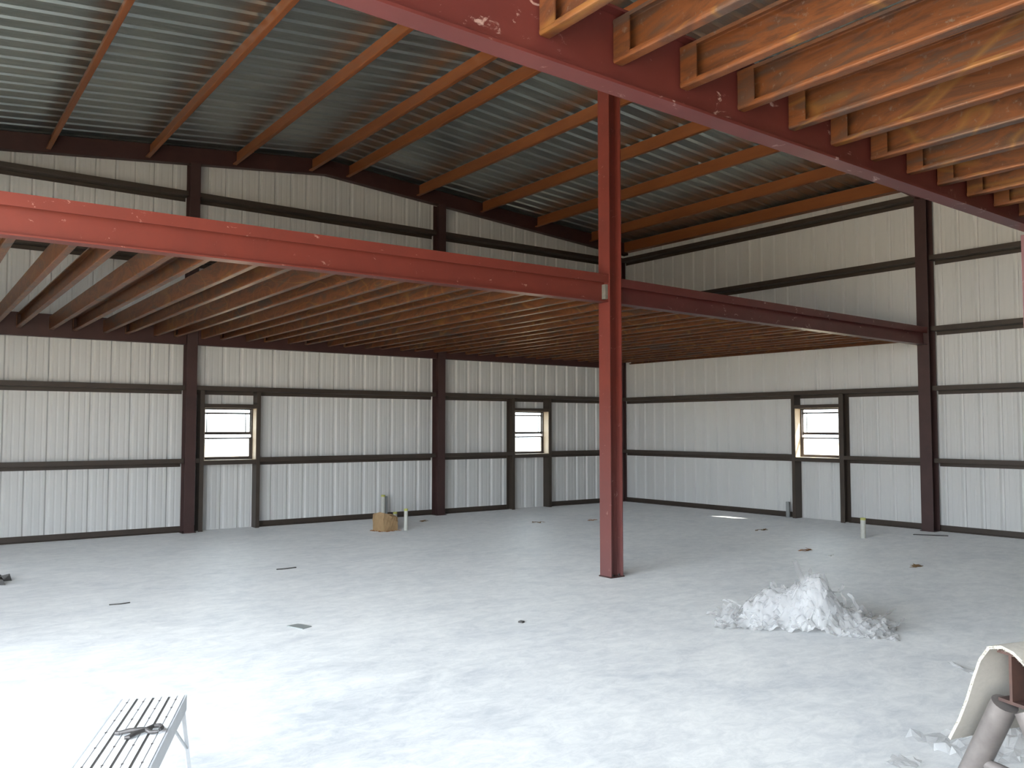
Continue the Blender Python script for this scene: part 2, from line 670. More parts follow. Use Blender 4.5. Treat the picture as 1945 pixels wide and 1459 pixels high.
# centre column
CX, CY = -6.731, -6.63
e = empty('steel_column', (CX, CY, 0))
thing(e, 'free-standing red H-section steel column in the middle of the concrete floor', 'column')
m = MB()
m.prism(i_section(0.172, 0.170, 0.012, 0.009), (CX - 0.085, CY, 0.012), (CX - 0.085, CY, 5.74), (0, 1, 0), (1, 0, 0))
m.build('shaft', 'primer_red_dusty_foot', e)
b = MB()
b.box(CX - 0.098, CX + 0.098, CY - 0.092, CY + 0.092, 0.0, 0.012)
b.build('base_plate', 'frame_brown', e)
for sx in (-1, 1):
    for sy in (-1, 1):
        bt = MB()
        bt.tube((CX + sx * 0.045, CY + sy * 0.060, 0.012), (CX + sx * 0.045, CY + sy * 0.060, 0.035), 0.010, 6)
        bt.build('anchor_bolt', 'dark_steel', e)

# post under the near beam
e = empty('steel_post', (-7.05, -10.945, 0))
thing(e, 'pinkish steel post at the right edge, under the end of the near shaded red beam', 'post')
m = MB()
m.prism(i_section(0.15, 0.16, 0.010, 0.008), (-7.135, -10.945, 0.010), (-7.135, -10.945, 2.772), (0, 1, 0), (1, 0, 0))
m.build('shaft', 'primer_red_shaded', e)
b = MB()
b.box(-7.165, -6.945, -11.045, -10.845, 0.0, 0.010)
b.build('base_plate', 'frame_brown', e)

# ------------------------------------------------------------------ mezzanine beams
BZ0, BZ1 = 2.865, 3.15


def beam_between(A, B, h, w, name, label, mat, edge=True, clips=(), tf=0.012, tw=0.009):
    A, B = Vector(A), Vector(B)
    d = (B - A).normalized()
    side = d.cross(Z).normalized()          # points towards -y for a beam running +x
    e = empty(name, (A + B) / 2)
    thing(e, label, 'beam')
    m = MB()
    m.prism(i_section(w, h, tf, tw), A, B, side, Z)
    m.build('beam_body', mat, e)
    if edge:
        q = MB()
        q.prism([(w / 2 + 0.001, h - 0.085), (w / 2 + 0.009, h - 0.085), (w / 2 + 0.009, h + 0.006), (-w / 2, h + 0.006), (-w / 2, h + 0.001), (w / 2 + 0.001, h + 0.001)],
                A, B, side, Z)
        q.build('edge_angle', mat, e)
    for (P, dirn) in clips:
        P = Vector(P)
        q = MB()
        q.prism([(0.006, 0.03), (w / 2 - 0.004, 0.03), (w / 2 - 0.004, h - 0.10), (0.006, h - 0.10)], P, P + d * dirn * 0.035, side, Z)
        q.build('clip_plate', 'clip_grey', e)
    return e


beam_between((-14.25, CY, BZ0 - 0.02), (CX - 0.086, CY, BZ0 + 0.015), BZ1 - BZ0, 0.13, 'mezzanine_beam',
             'bright red steel beam from the left edge to the free-standing red column', 'primer_red', True,
             [((CX - 0.088, CY, BZ0 + 0.015), -1)])
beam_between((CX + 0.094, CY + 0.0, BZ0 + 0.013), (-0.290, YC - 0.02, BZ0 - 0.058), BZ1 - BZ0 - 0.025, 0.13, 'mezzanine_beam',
             'shaded red beam from the free-standing red column to the right wall', 'primer_red_shaded', True)

NBA, NBB = Vector((-14.25, -10.945, 2.887)), Vector((-6.60, -10.945, 2.776))
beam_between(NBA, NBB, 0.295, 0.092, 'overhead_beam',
             'shaded red steel beam crossing overhead with near rusty joists framed into its side', 'primer_red_shaded', False, (), 0.011, 0.008)


def nb_z(x):
    return NBA.z + (NBB.z - NBA.z) * (x - NBA.x) / (NBB.x - NBA.x)


# ledger along the back wall
for a, b, lab in ((-14.25, XA - 0.086, 'dark steel ledger channel on the back wall under mezzanine joists, left of the columns'),
                  (XA + 0.086, XB - 0.086, 'dark steel ledger channel on the back wall between the two tall columns'),
                  (XB + 0.086, -0.45, 'dark steel ledger channel on the back wall above the second window')):
    m = MB()
    m.prism(open_section([(0.10, 0.0), (0.0, 0.0), (0.0, 0.305), (0.10, 0.305)], 0.008), (a, -0.235, 2.80), (b, -0.235, 2.80), (0, 1, 0), (0, 0, 1))
    thing(m.build('ledger_beam', 'rafter_dark'), lab, 'beam')

# ------------------------------------------------------------------ gable rafters and eave strut
for a, b, lab in ((XL + 0.02, XR, 'dark steel gable rafter along the back wall, left slope'),
                  (XR, -0.26, 'dark steel gable rafter along the back wall, right slope')):
    m = MB()
    A, B = Vector((a, -0.205, rafter_z(a + (0.001 if a == XR else 0)))), Vector((b, -0.205, rafter_z(b)))
    m.prism(open_section([(0.13, 0.03), (0.13, 0.0), (0.0, 0.0), (0.0, 0.245), (0.13, 0.245), (0.13, 0.215)], 0.006), A, B, (0, 1, 0), (0, 0, 1))
    thing(m.build('gable_rafter', 'rafter_dark'), lab, 'rafter')
for a, b, lab in ((XL + 0.02, CX - 0.10, 'dark red roof rafter over the free-standing red column, left slope'),
                  (CX + 0.10, -0.30, 'dark red roof rafter over the free-standing red column, right slope')):
    m = MB()
    A, B = Vector((a, CY, rafter_z(a) - 0.20)), Vector((b, CY, rafter_z(b) - 0.20))
    m.prism(i_section(0.12, 0.215, 0.010, 0.008), A, B, (0, 1, 0), (0, 0, 1))
    thing(m.build('roof_rafter', 'primer_red_shaded'), lab, 'rafter')
m = MB()
m.prism(open_section([(0.16, 0.03), (0.16, 0.0), (0.0, 0.0), (0.0, 0.20), (0.16, 0.20)], 0.006), (-0.19, YF + 0.05, 5.29), (-0.19, -0.24, 5.29), (1, 0, 0), (0, 0, 1))
thing(m.build('eave_strut', 'purlin_rust'), 'rusty red eave strut along the top of the right wall', 'purlin')

# purlins: one Z section, copied
PX = [-11.22, -9.93, -8.655, -7.41, -6.75, -5.39, -4.02, -2.72, -1.30]
PZ_ = [0.035, 0.03, 0.026, 0.026, 0.044, 0.048, 0.066, 0.070, 0.075]
PLAB = ['rusty roof purlin, first from the left edge of the roof in view', 'rusty roof purlin, second from the left, left of the ridge',
        'rusty roof purlin, third from the left, ending above the tallest gable wall', 'rusty roof purlin just left of the roof ridge',
        'rusty roof purlin just right of the roof ridge', 'rusty roof purlin, second to the right of the ridge',
        'rusty roof purlin, third to the right of the ridge, crossing behind the red column', 'rusty roof purlin, fourth to the right of the ridge',
        'rusty roof purlin nearest to the right wall, beside the eave strut']
pm = MB()
pm.prism(open_section([(-0.058, 0.016), (-0.058, 0.0), (0.0, 0.0), (0.0, 0.20), (0.06, 0.20), (0.06, 0.184)], 0.006), (0, YF + 0.02, 0), (0, -0.212, 0), (1, 0, 0), (0, 0, 1))
proto = pm.build('roof_purlin', 'purlin_rust', origin=(0, -7, 0))
for k, x in enumerate(PX):
    o = proto if k == 0 else copy_tree(proto)
    place(o, (x, -7, rafter_z(x) + PZ_[k]))
    thing(o, PLAB[k], 'purlin', 'roof purlins')

# ------------------------------------------------------------------ mezzanine joists (rear bay)
JD = 0.180


def joist_thing(name, left, y0, y1, depth, fw, lip, mat, rise=0.0, clip_at=()):
    """C joist along y at x=0, z from 0; opens to -x when left"""
    sgn = -1 if left else 1
    prof = open_section([(sgn * fw, lip), (sgn * fw, 0.0), (0, 0), (0, depth), (sgn * fw, depth), (sgn * fw, depth - lip)], 0.005, 0.007)
    e = empty(name, (0, 0, 0))
    m = MB()
    m.prism(prof, (0, y0, rise * (y1 - y0)), (0, y1, 0), (1, 0, 0), (0, 0, 1))
    m.build('channel', mat, e, origin=(0, (y0 + y1) / 2, 0))
    for (ya, yb) in clip_at:
        q = MB()
        q.box(sgn * (fw + 0.001) - 0.0025, sgn * (fw + 0.001) + 0.0025, ya, yb, 0.012, depth - 0.012)
        q.build('end_clip', mat, e, origin=(0, (ya + yb) / 2, 0))
    return e


protoE = joist_thing('floor_joist', True, -6.44, -0.29, JD, 0.055, 0.018, 'mill_rust', 0)
protoL2 = joist_thing('floor_joist', True, -6.48, -0.245, JD, 0.055, 0.018, 'mill_rust', 0, [(-0.33, -0.25)])
protoR2 = joist_thing('floor_joist', False, -6.48, -0.245, JD, 0.055, 0.018, 'mill_rust', 0, [(-0.33, -0.25)])
protoL = joist_thing('floor_joist', True, -6.555, -0.245, JD, 0.055, 0.018, 'mill_rust', 0, [(-0.33, -0.25)])
protoR = joist_thing('floor_joist', False, -6.555, -0.245, JD, 0.055, 0.018, 'mill_rust', 0, [(-0.33, -0.25)])
jx = [-11.52 + 0.338 * k for k in range(-6, 36)]
jx = [x for x in jx if -12.3 < x < -0.50] + [-0.06]
NJ = len(jx)


def joist_label(k, n):
    if k < 20:
        return 'rusty mezzanine floor joist behind the red beams, %s counted from the left edge' % ORD[k]
    return 'rusty mezzanine floor joist behind the red beams, %s counted from the right wall' % ORD[n - 1 - k]


used = set()
for k, x in enumerate(jx):
    left = (k % 2 == 0)
    if x < CX - 0.1:
        src = protoL if left else protoR
    else:
        src = protoL2 if left else protoR2
    if k == NJ - 1:
        src = protoE
    o = copy_tree(src) if src.name in used else src
    used.add(src.name)
    WORLD_AT[o.name] = Vector((x, 0, 2.895))
    o.location = Vector((x, 0, 2.895)) * U
    thing(o, joist_label(k, NJ), 'joist', 'mezzanine joists in the rear bay')
EDGE_JOIST = o.name

# near joists overhead
NX = [-11.061, -10.708, -10.344, -9.99, -9.636, -9.312, -8.973, -8.639, -8.329, -8.003, -7.683, -7.36]
protoN = joist_thing('floor_joist', True, -13.7, -10.957, 0.165, 0.046, 0.017, 'mill_rust', 0.0, [(-11.045, -10.960)])
for k, x in enumerate(NX):
    o = protoN if k == 0 else copy_tree(protoN)
    P = Vector((x + 0.046, 0, nb_z(x) + 0.098 - 0.040 * k / 11))
    WORLD_AT[o.name] = P
    o.location = P * U
    thing(o, 'rusty channel joist overhead on the near shaded red beam, %s counted from the left' % ORD[k], 'joist', 'near joists overhead')

# ------------------------------------------------------------------ girts
GP = open_section([(0.0, -0.058), (0.0, 0.0), (0.185, 0.0), (0.185, 0.068)], 0.006)
G1, G2, G3, G4 = 1.028, 2.12, 4.06, 5.055


def girt_back(x0, x1, z, lab):
    m = MB()
    m.prism([(-a - 0.012, b) for a, b in GP], (x0, 0, z), (x1, 0, z), (0, 1, 0), (0, 0, 1))
    thing(m.build('wall_girt', 'girt_brown'), lab, 'girt', 'girts of the back wall')


def girt_right(y0, y1, z, lab):
    m = MB()
    m.prism([(-a - 0.012, b) for a, b in GP], (0, y0, z), (0, y1, z), (1, 0, 0), (0, 0, 1))
    thing(m.build('wall_girt', 'girt_brown'), lab, 'girt', 'girts of the right wall')


xl, xr = XA - 0.078, XA + 0.078
yl, yr = XB - 0.078, XB + 0.078
cr = -0.115                                  # right wall girts stop at the corner column
cb = -0.45                                  # back wall girts stop short of it
P1, P2, P3 = (-9.135, -8.21), (-3.325, -2.365), (-5.20, -4.225)    # outer faces of the window posts
lvl = [(G2, 'second up from the floor'), (G3, 'just above the mezzanine'), (G4, 'topmost')]
for a, b, where in ((-14.25, xl, 'at left of the back wall columns'), (xr, yl, 'between the two back wall columns'),
                    (yr, cb, 'from the right back wall column to the corner')):
    for z, nm in lvl:
        if b == cb and z == G4:
            girt_back(max(a, -13.2) if z == G4 else a, b, z, 'dark girt %s, topmost' % where)
        else:
            girt_back(max(a, -13.2) if z == G4 else a, b, z, 'dark girt %s, %s' % (where, nm))
girt_back(-14.25, xl, G1, 'dark girt at left of the back wall columns, lowest above the floor')
girt_back(xr, P1[0] - 0.002, G1, 'very short girt stub between a back wall column and the first window')
girt_back(P1[1] + 0.002, yl, G1, 'lowest dark girt on the back wall from the first window to the right column')
girt_back(yr, P2[0] - 0.002, G1, 'lowest dark girt from the right back wall column to the second window')
girt_back(P2[1] + 0.002, cb, G1, 'lowest dark girt from the second window to the corner behind the red column')
girt_right(P3[1] + 0.002, cr, G1, 'lowest dark girt on the right wall from the corner to its window')
girt_right(YC + 0.093, P3[0] - 0.002, G1, 'lowest dark girt on the right wall between its window and its column')
girt_right(YC + 0.093, cr, G2, 'dark girt on the right wall just above its window, corner to column')
girt_right(YC + 0.093, cr, 4.12, 'dark girt on the right wall above the mezzanine beam, corner to column')
girt_right(YC + 0.093, cr, 5.09, 'topmost dark girt on the right wall below the eave strut')
girt_right(-13.5, YC - 0.093, G1, 'lowest dark girt between the right wall column and the right edge')
girt_right(-13.5, YC - 0.093, G2, 'second dark girt up between the right wall column and the right edge')
girt_right(-13.5, YC - 0.093, 3.025, 'third dark girt up on the right wall, level with the beam end')
girt_right(-13.5, YC - 0.093, 4.11, 'dark girt on the right wall just below the near shaded red beam')

# base angles
m = MB()
for a, b in ((-14.25, P1[0]), (P1[1], P2[0]), (P2[1], -0.26)):
    m.prism([(-0.003, 0), (-0.085, 0), (-0.085, 0.008), (-0.011, 0.008), (-0.011, 0.085), (-0.003, 0.085)], (a, 0, 0), (b, 0, 0), (0, 1, 0), (0, 0, 1))
structure(m.build('baseboard_back', 'girt_brown'), 'dark base angle along the foot of the back wall')
m = MB()
for a, b in ((-13.5, P3[0]), (P3[1], -0.02)):
    m.prism([(-0.003, 0), (-0.085, 0), (-0.085, 0.008), (-0.011, 0.008), (-0.011, 0.085), (-0.003, 0.085)], (0, a, 0), (0, b, 0), (1, 0, 0), (0, 0, 1))
structure(m.build('baseboard_right', 'girt_brown'), 'dark base angle along the foot of the right wall')


# ------------------------------------------------------------------ windows
def window(n, post, hole, to3, lab):
    """post: outer faces of both posts along the wall; hole: s0, s1, z0, z1; to3 maps (s, depth into room, z)"""
    s0, s1, z0, z1 = hole
    root = structure(empty('window_%d' % n, to3((s0 + s1) / 2, 0, 0)), lab)

    def bx(name, a, b, d0, d1, za, zb, mat, par=root):
        m = MB()
        p, q = to3(a, d0, za), to3(b, d1, zb)
        m.box(min(p[0], q[0]), max(p[0], q[0]), min(p[1], q[1]), max(p[1], q[1]), min(p[2], q[2]), max(p[2], q[2]))
        return m.build(name, mat, par)
    # floor-to-girt posts (C section: web towards the opening, flanges)
    for a, b, inner in ((post[0], s0 - 0.012, 1), (s1 + 0.012, post[1], -1)):
        m = MB()
        w = b - a
        pr = [(a, 0.012), (b, 0.012), (b, 0.200), (a, 0.200), (a, 0.192), (b - 0.008, 0.192), (b - 0.008, 0.02), (a, 0.02)] if inner == 1 else \
             [(b, 0.012), (a, 0.012), (a, 0.200), (b, 0.200), (b, 0.192), (a + 0.008, 0.192), (a + 0.008, 0.02), (b, 0.02)]
        P = [to3(x, d, 0.0) for x, d in pr]
        Q = [to3(x, d, G2 - 0.003) for x, d in pr]
        k = len(pr)
        m.add(P + Q, [(i, (i + 1) % k, k + (i + 1) % k, k + i) for i in range(k)] + [tuple(range(k)), tuple(range(k, 2 * k))])
        m.build('jamb_post', 'girt_brown', root)
    bx('header', s0 - 0.010, s1 + 0.010, 0.012, 0.200, z1 + 0.004, z1 + 0.062, 'girt_brown')
    bx('sill', s0 - 0.010, s1 + 0.010, 0.012, 0.200, z0 - 0.066, z0 - 0.004, 'girt_brown')
    # wooden reveal boards
    bx('reveal_board', s0 - 0.010, s0, 0.035, 0.196, z0, z1, 'wood_reveal')
    bx('reveal_board', s1, s1 + 0.010, 0.035, 0.196, z0, z1, 'wood_reveal')
    bx('reveal_board', s0, s1, 0.035, 0.196, z0 - 0.003, z0 + 0.006, 'wood_reveal')
    # bronze sash window
    fr = MB()

    def fb(mb, a, b, d0, d1, za, zb):
        p, q = to3(a, d0, za), to3(b, d1, zb)
        mb.box(min(p[0], q[0]), max(p[0], q[0]), min(p[1], q[1]), max(p[1], q[1]), min(p[2], q[2]), max(p[2], q[2]))
    t = 0.022
    fb(fr, s0, s0 + t, -0.03, 0.034, z0, z1)
    fb(fr, s1 - t, s1, -0.03, 0.034, z0, z1)
    fb(fr, s0 + t, s1 - t, -0.03, 0.034, z0, z0 + t)
    fb(fr, s0 + t, s1 - t, -0.03, 0.034, z1 - t, z1)
    frame = fr.build('window_frame', 'bronze', root)
    zm = z0 + 0.345                          # meeting rail
    lo = MB()
    fb(lo, s0 + t, s0 + t + 0.028, 0.008, 0.030, z0 + t, zm)
    fb(lo, s1 - t - 0.028, s1 - t, 0.008, 0.030, z0 + t, zm)
    fb(lo, s0 + t + 0.028, s1 - t - 0.028, 0.008, 0.030, z0 + t, z0 + t + 0.028)
    fb(lo, s0 + t + 0.028, s1 - t - 0.028, 0.008, 0.030, zm - 0.025, zm)
    lo.build('lower_sash', 'bronze', frame)
    up = MB()
    zt = z1 - 0.075
    fb(up, s0 + t, s1 - t, -0.024, 0.004, zm + 0.044, zm + 0.088)
    fb(up, s0 + t, s1 - t, -0.020, 0.000, zt - 0.014, zt + 0.012)
    fb(up, s0 + t + 0.055, s0 + t + 0.068, -0.014, -0.006, zm + 0.085, zt - 0.010)
    fb(up, s1 - t - 0.080, s1 - t - 0.067, -0.014, -0.006, zm + 0.085, zt - 0.010)
    fb(up, s0 + t, s0 + t + 0.012, -0.024, 0.004, zm + 0.085, z1 - t)
    fb(up, s1 - t - 0.012, s1 - t, -0.024, 0.004, zm + 0.085, z1 - t)
    up.build('upper_sash', 'bronze', frame)
    pn = MB()
    fb(pn, s0 + t + 0.028, s1 - t - 0.028, 0.016, 0.020, z0 + t + 0.028, zm - 0.025)
    pn.build('lower_pane', 'window_glass', frame)
    pn = MB()
    fb(pn, s0 + t + 0.012, s1 - t - 0.012, -0.004, -0.001, zm + 0.085, z1 - t)
    pn.build('upper_pane', 'window_glass', frame)
    return root


window(1, P1, WIN1, lambda s, d, z: (s, -d, z), 'bright sash window on the back wall, left one beside the column')
window(2, P2, WIN2, lambda s, d, z: (s, -d, z), 'bright sash window on the back wall near the corner')
window(3, P3, WIN3, lambda s, d, z: (-d, s, z), 'bright sash window on the right wall')


# the right wall stands two degrees out of square: turn all that is fixed to it about its column
SKEW = math.radians(2.0)
PIV = Vector((0, -6.6, 0)) * U
ROT = Matrix.Rotation(SKEW, 4, 'Z')
for o in list(COL.objects):
    if o.parent is not None:
        continue
    nm = o.name
    on_right = (nm in ('wall_right', 'baseboard_right', 'window_3', 'eave_strut', 'wall_column.002', 'wall_column.003')
                or nm == EDGE_JOIST or (o.get('group') == 'girts of the right wall'))
    if on_right:
        L = o.location - PIV
        L.rotate(ROT)
        o.location = PIV + L
        o.rotation_euler.z += SKEW

# ------------------------------------------------------------------ pipes standing out of the slab
def stub_pipe(x, y, h, r, lab, primer=True, mat='pvc', slope=0.0):
    e = empty('pipe_stub', (x, y, 0))
    thing(e, lab, 'pipe', 'plumbing stubs')
    top = h - (0.030 if primer else 0)
    m = MB()
    m.pipe((x, y, 0.0), (x + slope, y, top), r, r * 0.14)
    m.build('pipe_body', mat, e, smooth=True)
    if primer:
        q = MB()
        q.pipe((x + slope, y, top), (x + slope, y, h), r * 1.03, r * 0.16)
        q.build('primed_rim', 'pvc_primer', e, smooth=True)['label'] = 'yellow primed rim'
    return e


stub_pipe(-6.095, -0.27, 0.415, 0.034, 'tallest white pipe stub, standing against the back wall behind the cardboard box')
stub_pipe(-6.075, -0.66, 0.155, 0.034, 'short pipe stub with yellow rim half hidden right of the cardboard box')
stub_pipe(-6.525, -1.840, 0.325, 0.029, 'white pipe stub standing just right of the cardboard box')
stub_pipe(-0.225, -4.10, 0.265, 0.036, 'grey pipe stub beside the window post of the right wall', False, 'pipe_grey')
stub_pipe(-1.762, -6.453, 0.285, 0.036, 'white pipe stub with yellow rim alone on the floor near the right wall')
m = MB()
m.tube((-6.015, -0.235, 0), (-6.015, -0.235, 0.385), 0.020, 10)  # thin grey tube just right of the tallest stub
thing(m.build('upright', 'pipe_grey', smooth=True), 'thin grey conduit right against the tallest white pipe stub', 'pipe')

# ------------------------------------------------------------------ torn cardboard box
R2 = Vector((math.cos(0.62), -math.sin(0.62), 0))
F2 = Vector((math.sin(0.62), math.cos(0.62), 0))
bc = Vector((-6.775, -1.650, 0))
e = empty('cardboard_box', bc)
thing(e, 'torn brown cardboard box slumped on the floor beside white pipes', 'box')
a = Vector((0.986, 0.165, 0)).normalized()    # along the right-hand face
b2 = Vector((-0.165, 0.986, 0)).normalized()
W2, D2 = 0.128, 0.135


def wall_strip(P0, P1, tops, bulge, nrm, name, mat='kraft', lean=0.0):
    """thin crumpled wall from P0 to P1 with uneven top"""
    m = MB()
    n = len(tops)
    for side in (0, 1):
        for r in range(4):
            for i in range(n):
                s = i / (n - 1)
                p = P0.lerp(P1, s)
                z = tops[i] * r / 3
                w = bulge * math.sin(math.pi * s) * (r / 3) + 0.008 * math.sin(7 * s + 2.3 * r) * (1 if r else 0) + lean * r / 3
                q = p + nrm * (w + (0.003 if side else -0.003))
                m.v.append((q.x, q.y, z))
    k = 4 * n
    for r in range(3):
        for i in range(n - 1):
            A = r * n + i
            m.f.append((A, A + 1, A + n + 1, A + n))
            m.f.append((k + A + n, k + A + n + 1, k + A + 1, k + A))
    ring = [i for i in range(n)] + [r * n + n - 1 for r in range(1, 4)] + [3 * n + i for i in range(n - 2, -1, -1)] + [r * n for r in range(2, 0, -1)]
    for i in range(len(ring)):
        p, q = ring[i], ring[(i + 1) % len(ring)]
        m.f.append((p, q, q + k, p + k))
    return m.build(name, mat, e)


c00 = bc - a * W2 - b2 * D2
c10 = bc + a * W2 - b2 * D2
c11 = bc + a * W2 + b2 * D2
c01 = bc - a * W2 + b2 * D2
wall_strip(c00, c10, [0.272, 0.262, 0.238, 0.218, 0.222, 0.212, 0.19], -0.022, b2, 'side_panel')
wall_strip(c10, c11, [0.19, 0.21, 0.23, 0.235, 0.23], 0.02, a, 'side_panel')
wall_strip(c11, c01, [0.23, 0.25, 0.245, 0.25, 0.24], 0.02, b2, 'side_panel')
wall_strip(c01, c00, [0.24, 0.265, 0.27, 0.29, 0.272], -0.035, a, 'side_panel')
m = MB()
m.add([c00 + Z * 0.270, c10 + Z * 0.192, c10 + b2 * 0.10 + Z * 0.200, c00 + b2 * 0.12 + Z * 0.262 + a * 0.05,
       c00 + Z * 0.276, c10 + Z * 0.198, c10 + b2 * 0.10 + Z * 0.206, c00 + b2 * 0.12 + Z * 0.268 + a * 0.05],
      [(0, 1, 2, 3), (7, 6, 5, 4), (0, 4, 5, 1), (1, 5, 6, 2), (2, 6, 7, 3), (3, 7, 4, 0)])
m.build('flap', 'kraft', e)
m = MB()
for i in range(90):
    t = rnd.uniform(0, 1)
    P = (c00 - b2 * 0.012).lerp(c10 + a * 0.03 - b2 * 0.012, t) - b2 * rnd.uniform(0.0, 0.045) if i % 2 else (c00 - a * 0.012).lerp(c01 - a * 0.012, t) - a * rnd.uniform(0.0, 0.06)
    s = rnd.uniform(0.006, 0.016)
    an = rnd.uniform(0, 3.1)
    ca, sa = math.cos(an) * s, math.sin(an) * s
    h = rnd.uniform(0.004, 0.016)
    m.add([(P.x - ca, P.y - sa, 0.0), (P.x + sa, P.y - ca, 0.0), (P.x + ca, P.y + sa, 0.0), (P.x, P.y, h)],
          [(0, 1, 3), (1, 2, 3), (2, 0, 3), (0, 2, 1)])
o = m.build('cardboard_crumbs', 'orange_leaf')
o['kind'] = 'stuff'
o['label'] = 'brown crumbs along the foot of the torn cardboard box'
o['category'] = 'debris'


# ------------------------------------------------------------------ leaves and scraps on the floor
def leaf_clump(x, y, n, spread, lab, mat='leaf', seed=1):
    q = random.Random(seed)
    m = MB()
    for i in range(n):
        an = q.uniform(0, 6.28)
        px, py = x + q.gauss(0, spread), y + q.gauss(0, spread * 0.6)
        L, wd = q.uniform(0.03, 0.06), q.uniform(0.010, 0.018)
        c, s_ = math.cos(an), math.sin(an)
        zt = q.uniform(0.006, 0.028)
        z0 = 0.001 + 0.002 * (i % 4)
        loc = [(-L, 0, z0), (-L * 0.2, -wd, z0), (L * 0.4, -wd * 0.8, zt * 0.6), (L, 0, zt), (L * 0.4, wd * 0.8, zt * 0.8), (-L * 0.2, wd, z0 + 0.004)]
        vs = [(px + c * u - s_ * v, py + s_ * u + c * v, z) for u, v, z in loc]
        m.add(vs + [(vx, vy, vz + 0.0025) for vx, vy, vz in vs],
              [(0, 5, 4, 1), (1, 4, 3, 2), (6, 7, 10, 11), (7, 8, 9, 10)] + [(i_, (i_ + 1) % 6, 6 + (i_ + 1) % 6, 6 + i_) for i_ in range(6)])
    thing(m.build('leaf_clump', mat), lab, 'leaves')


leaf_clump(-3.49, -6.705, 9, 0.055, 'clump of orange-brown dry leaves on the floor behind the plastic heap', 'orange_leaf', 3)
leaf_clump(-3.55, -8.18, 9, 0.040, 'clump of dry brown leaves on the floor right of the plastic heap', 'leaf', 4)
leaf_clump(-2.15, -5.02, 7, 0.045, 'small dark leaf clump on the floor in front of the bright white patch', 'leaf', 5)
leaf_clump(-4.29, -2.205, 7, 0.05, 'small brown leaf clump on the floor before the second window', 'leaf', 6)
leaf_clump(-5.68, -0.94, 8, 0.045, 'brown leaf clump near the foot of the right back wall column', 'leaf', 8)
leaf_clump(-3.35, -2.505, 7, 0.05, 'orange scraps on the floor just left of the red column, far back', 'orange_leaf', 9)


def flat_scrap(name, pts, t, mat, lab, cat, lift=0.0):
    n = len(pts)
    m = MB()
    m.add([(x, y, lift + (z if z else 0)) for x, y, z in pts] + [(x, y, lift + z + t) for x, y, z in pts],
          [(i, (i + 1) % n, n + (i + 1) % n, n + i) for i in range(n)] + [tuple(range(n))[::-1], tuple(range(n, 2 * n))])
    return thing(m.build(name, mat), lab, cat)


flat_scrap('sheet_scrap', [(-10.318, -6.775, 0), (-10.29, -6.86, 0), (-10.258, -6.947, 0), (-10.168, -6.906, 0), (-10.19, -6.83, 0), (-10.220, -6.758, 0)], 0.006, 'slate',
           'flat grey-green sheet scrap lying alone on the open floor', 'scrap')
flat_scrap('twig', [(-9.417, -4.167, 0), (-9.322, -4.182, 0), (-9.192, -4.164, 0), (-9.192, -4.148, 0), (-9.322, -4.164, 0), (-9.417, -4.152, 0)], 0.010, 'dark_scrap',
           'thin dark twig on the floor in front of the first window', 'twig')
flat_scrap('twig', [(-11.280, -5.100, 0), (-11.190, -5.120, 0), (-11.110, -5.100, 0), (-11.110, -5.087, 0), (-11.190, -5.105, 0), (-11.280, -5.087, 0)], 0.008, 'dark_scrap',
           'tiny dark twig on the floor far left of the grey sheet scrap', 'twig')
flat_scrap('metal_strip', [(-0.845, -6.675, 0), (-0.825, -6.700, 0), (-0.595, -7.060, 0), (-0.575, -7.035, 0), (-0.805, -6.675, 0)], 0.012, 'dark_scrap',
           'thin dark metal strip on the floor right of the right wall column', 'strip')
flat_scrap('paper_scrap', [(-3.200, -2.510, 0), (-3.110, -2.570, 0), (-2.990, -2.890, 0), (-2.950, -2.860, 0), (-3.010, -2.690, 0), (-3.130, -2.450, 0)], 0.006, 'paper',
           'white paper scrap on the floor just right of the red column, far back', 'scrap')
flat_scrap('paper_chip', [(-3.677, -7.134, 0), (-3.647, -7.174, 0), (-3.597, -7.154, 0), (-3.617, -7.109, 0)], 0.008, 'paper',
           'larger white chip on the floor behind the plastic heap', 'scrap')
flat_scrap('paper_chip', [(-3.497, -7.092, 0), (-3.482, -7.112, 0), (-3.457, -7.097, 0), (-3.472, -7.077, 0)], 0.006, 'paper',
           'smaller white chip on the floor behind the plastic heap', 'scrap')
flat_scrap('pebble', [(-8.779, -7.748, 0), (-8.764, -7.783, 0), (-8.734, -7.773, 0), (-8.744, -7.738, 0)], 0.014, 'dark_scrap',
           'small dark pebble on the bare floor left of the red column foot', 'pebble')
m = MB()
for (px, py, an, L) in ((-11.985, -3.12, 0.4, 0.11), (-11.935, -3.28, 1.2, 0.09), (-12.02, -3.40, -0.5, 0.12), (-12.06, -3.00, 2.0, 0.08), (-11.90, -3.18, 2.7, 0.07)):
    c, s_ = math.cos(an) * L, math.sin(an) * L
    m.add([(px - c, py - s_, 0), (px + c, py + s_, 0), (px + c * 0.7 - s_ * .2, py + s_ * 0.7 + c * .2, 0.05), (px - c * 0.8 - s_ * .25, py - s_ * 0.8 + c * .25, 0.075),
           (px - s_ * .4, py + c * .4, 0)], [(0, 1, 2, 3), (1, 4, 2), (4, 3, 2), (0, 3, 4), (0, 4, 1)])
thing(m.build('scrap_bundle', 'dark_scrap'), 'dark bundle of scraps on the floor cut by the left edge', 'scrap')


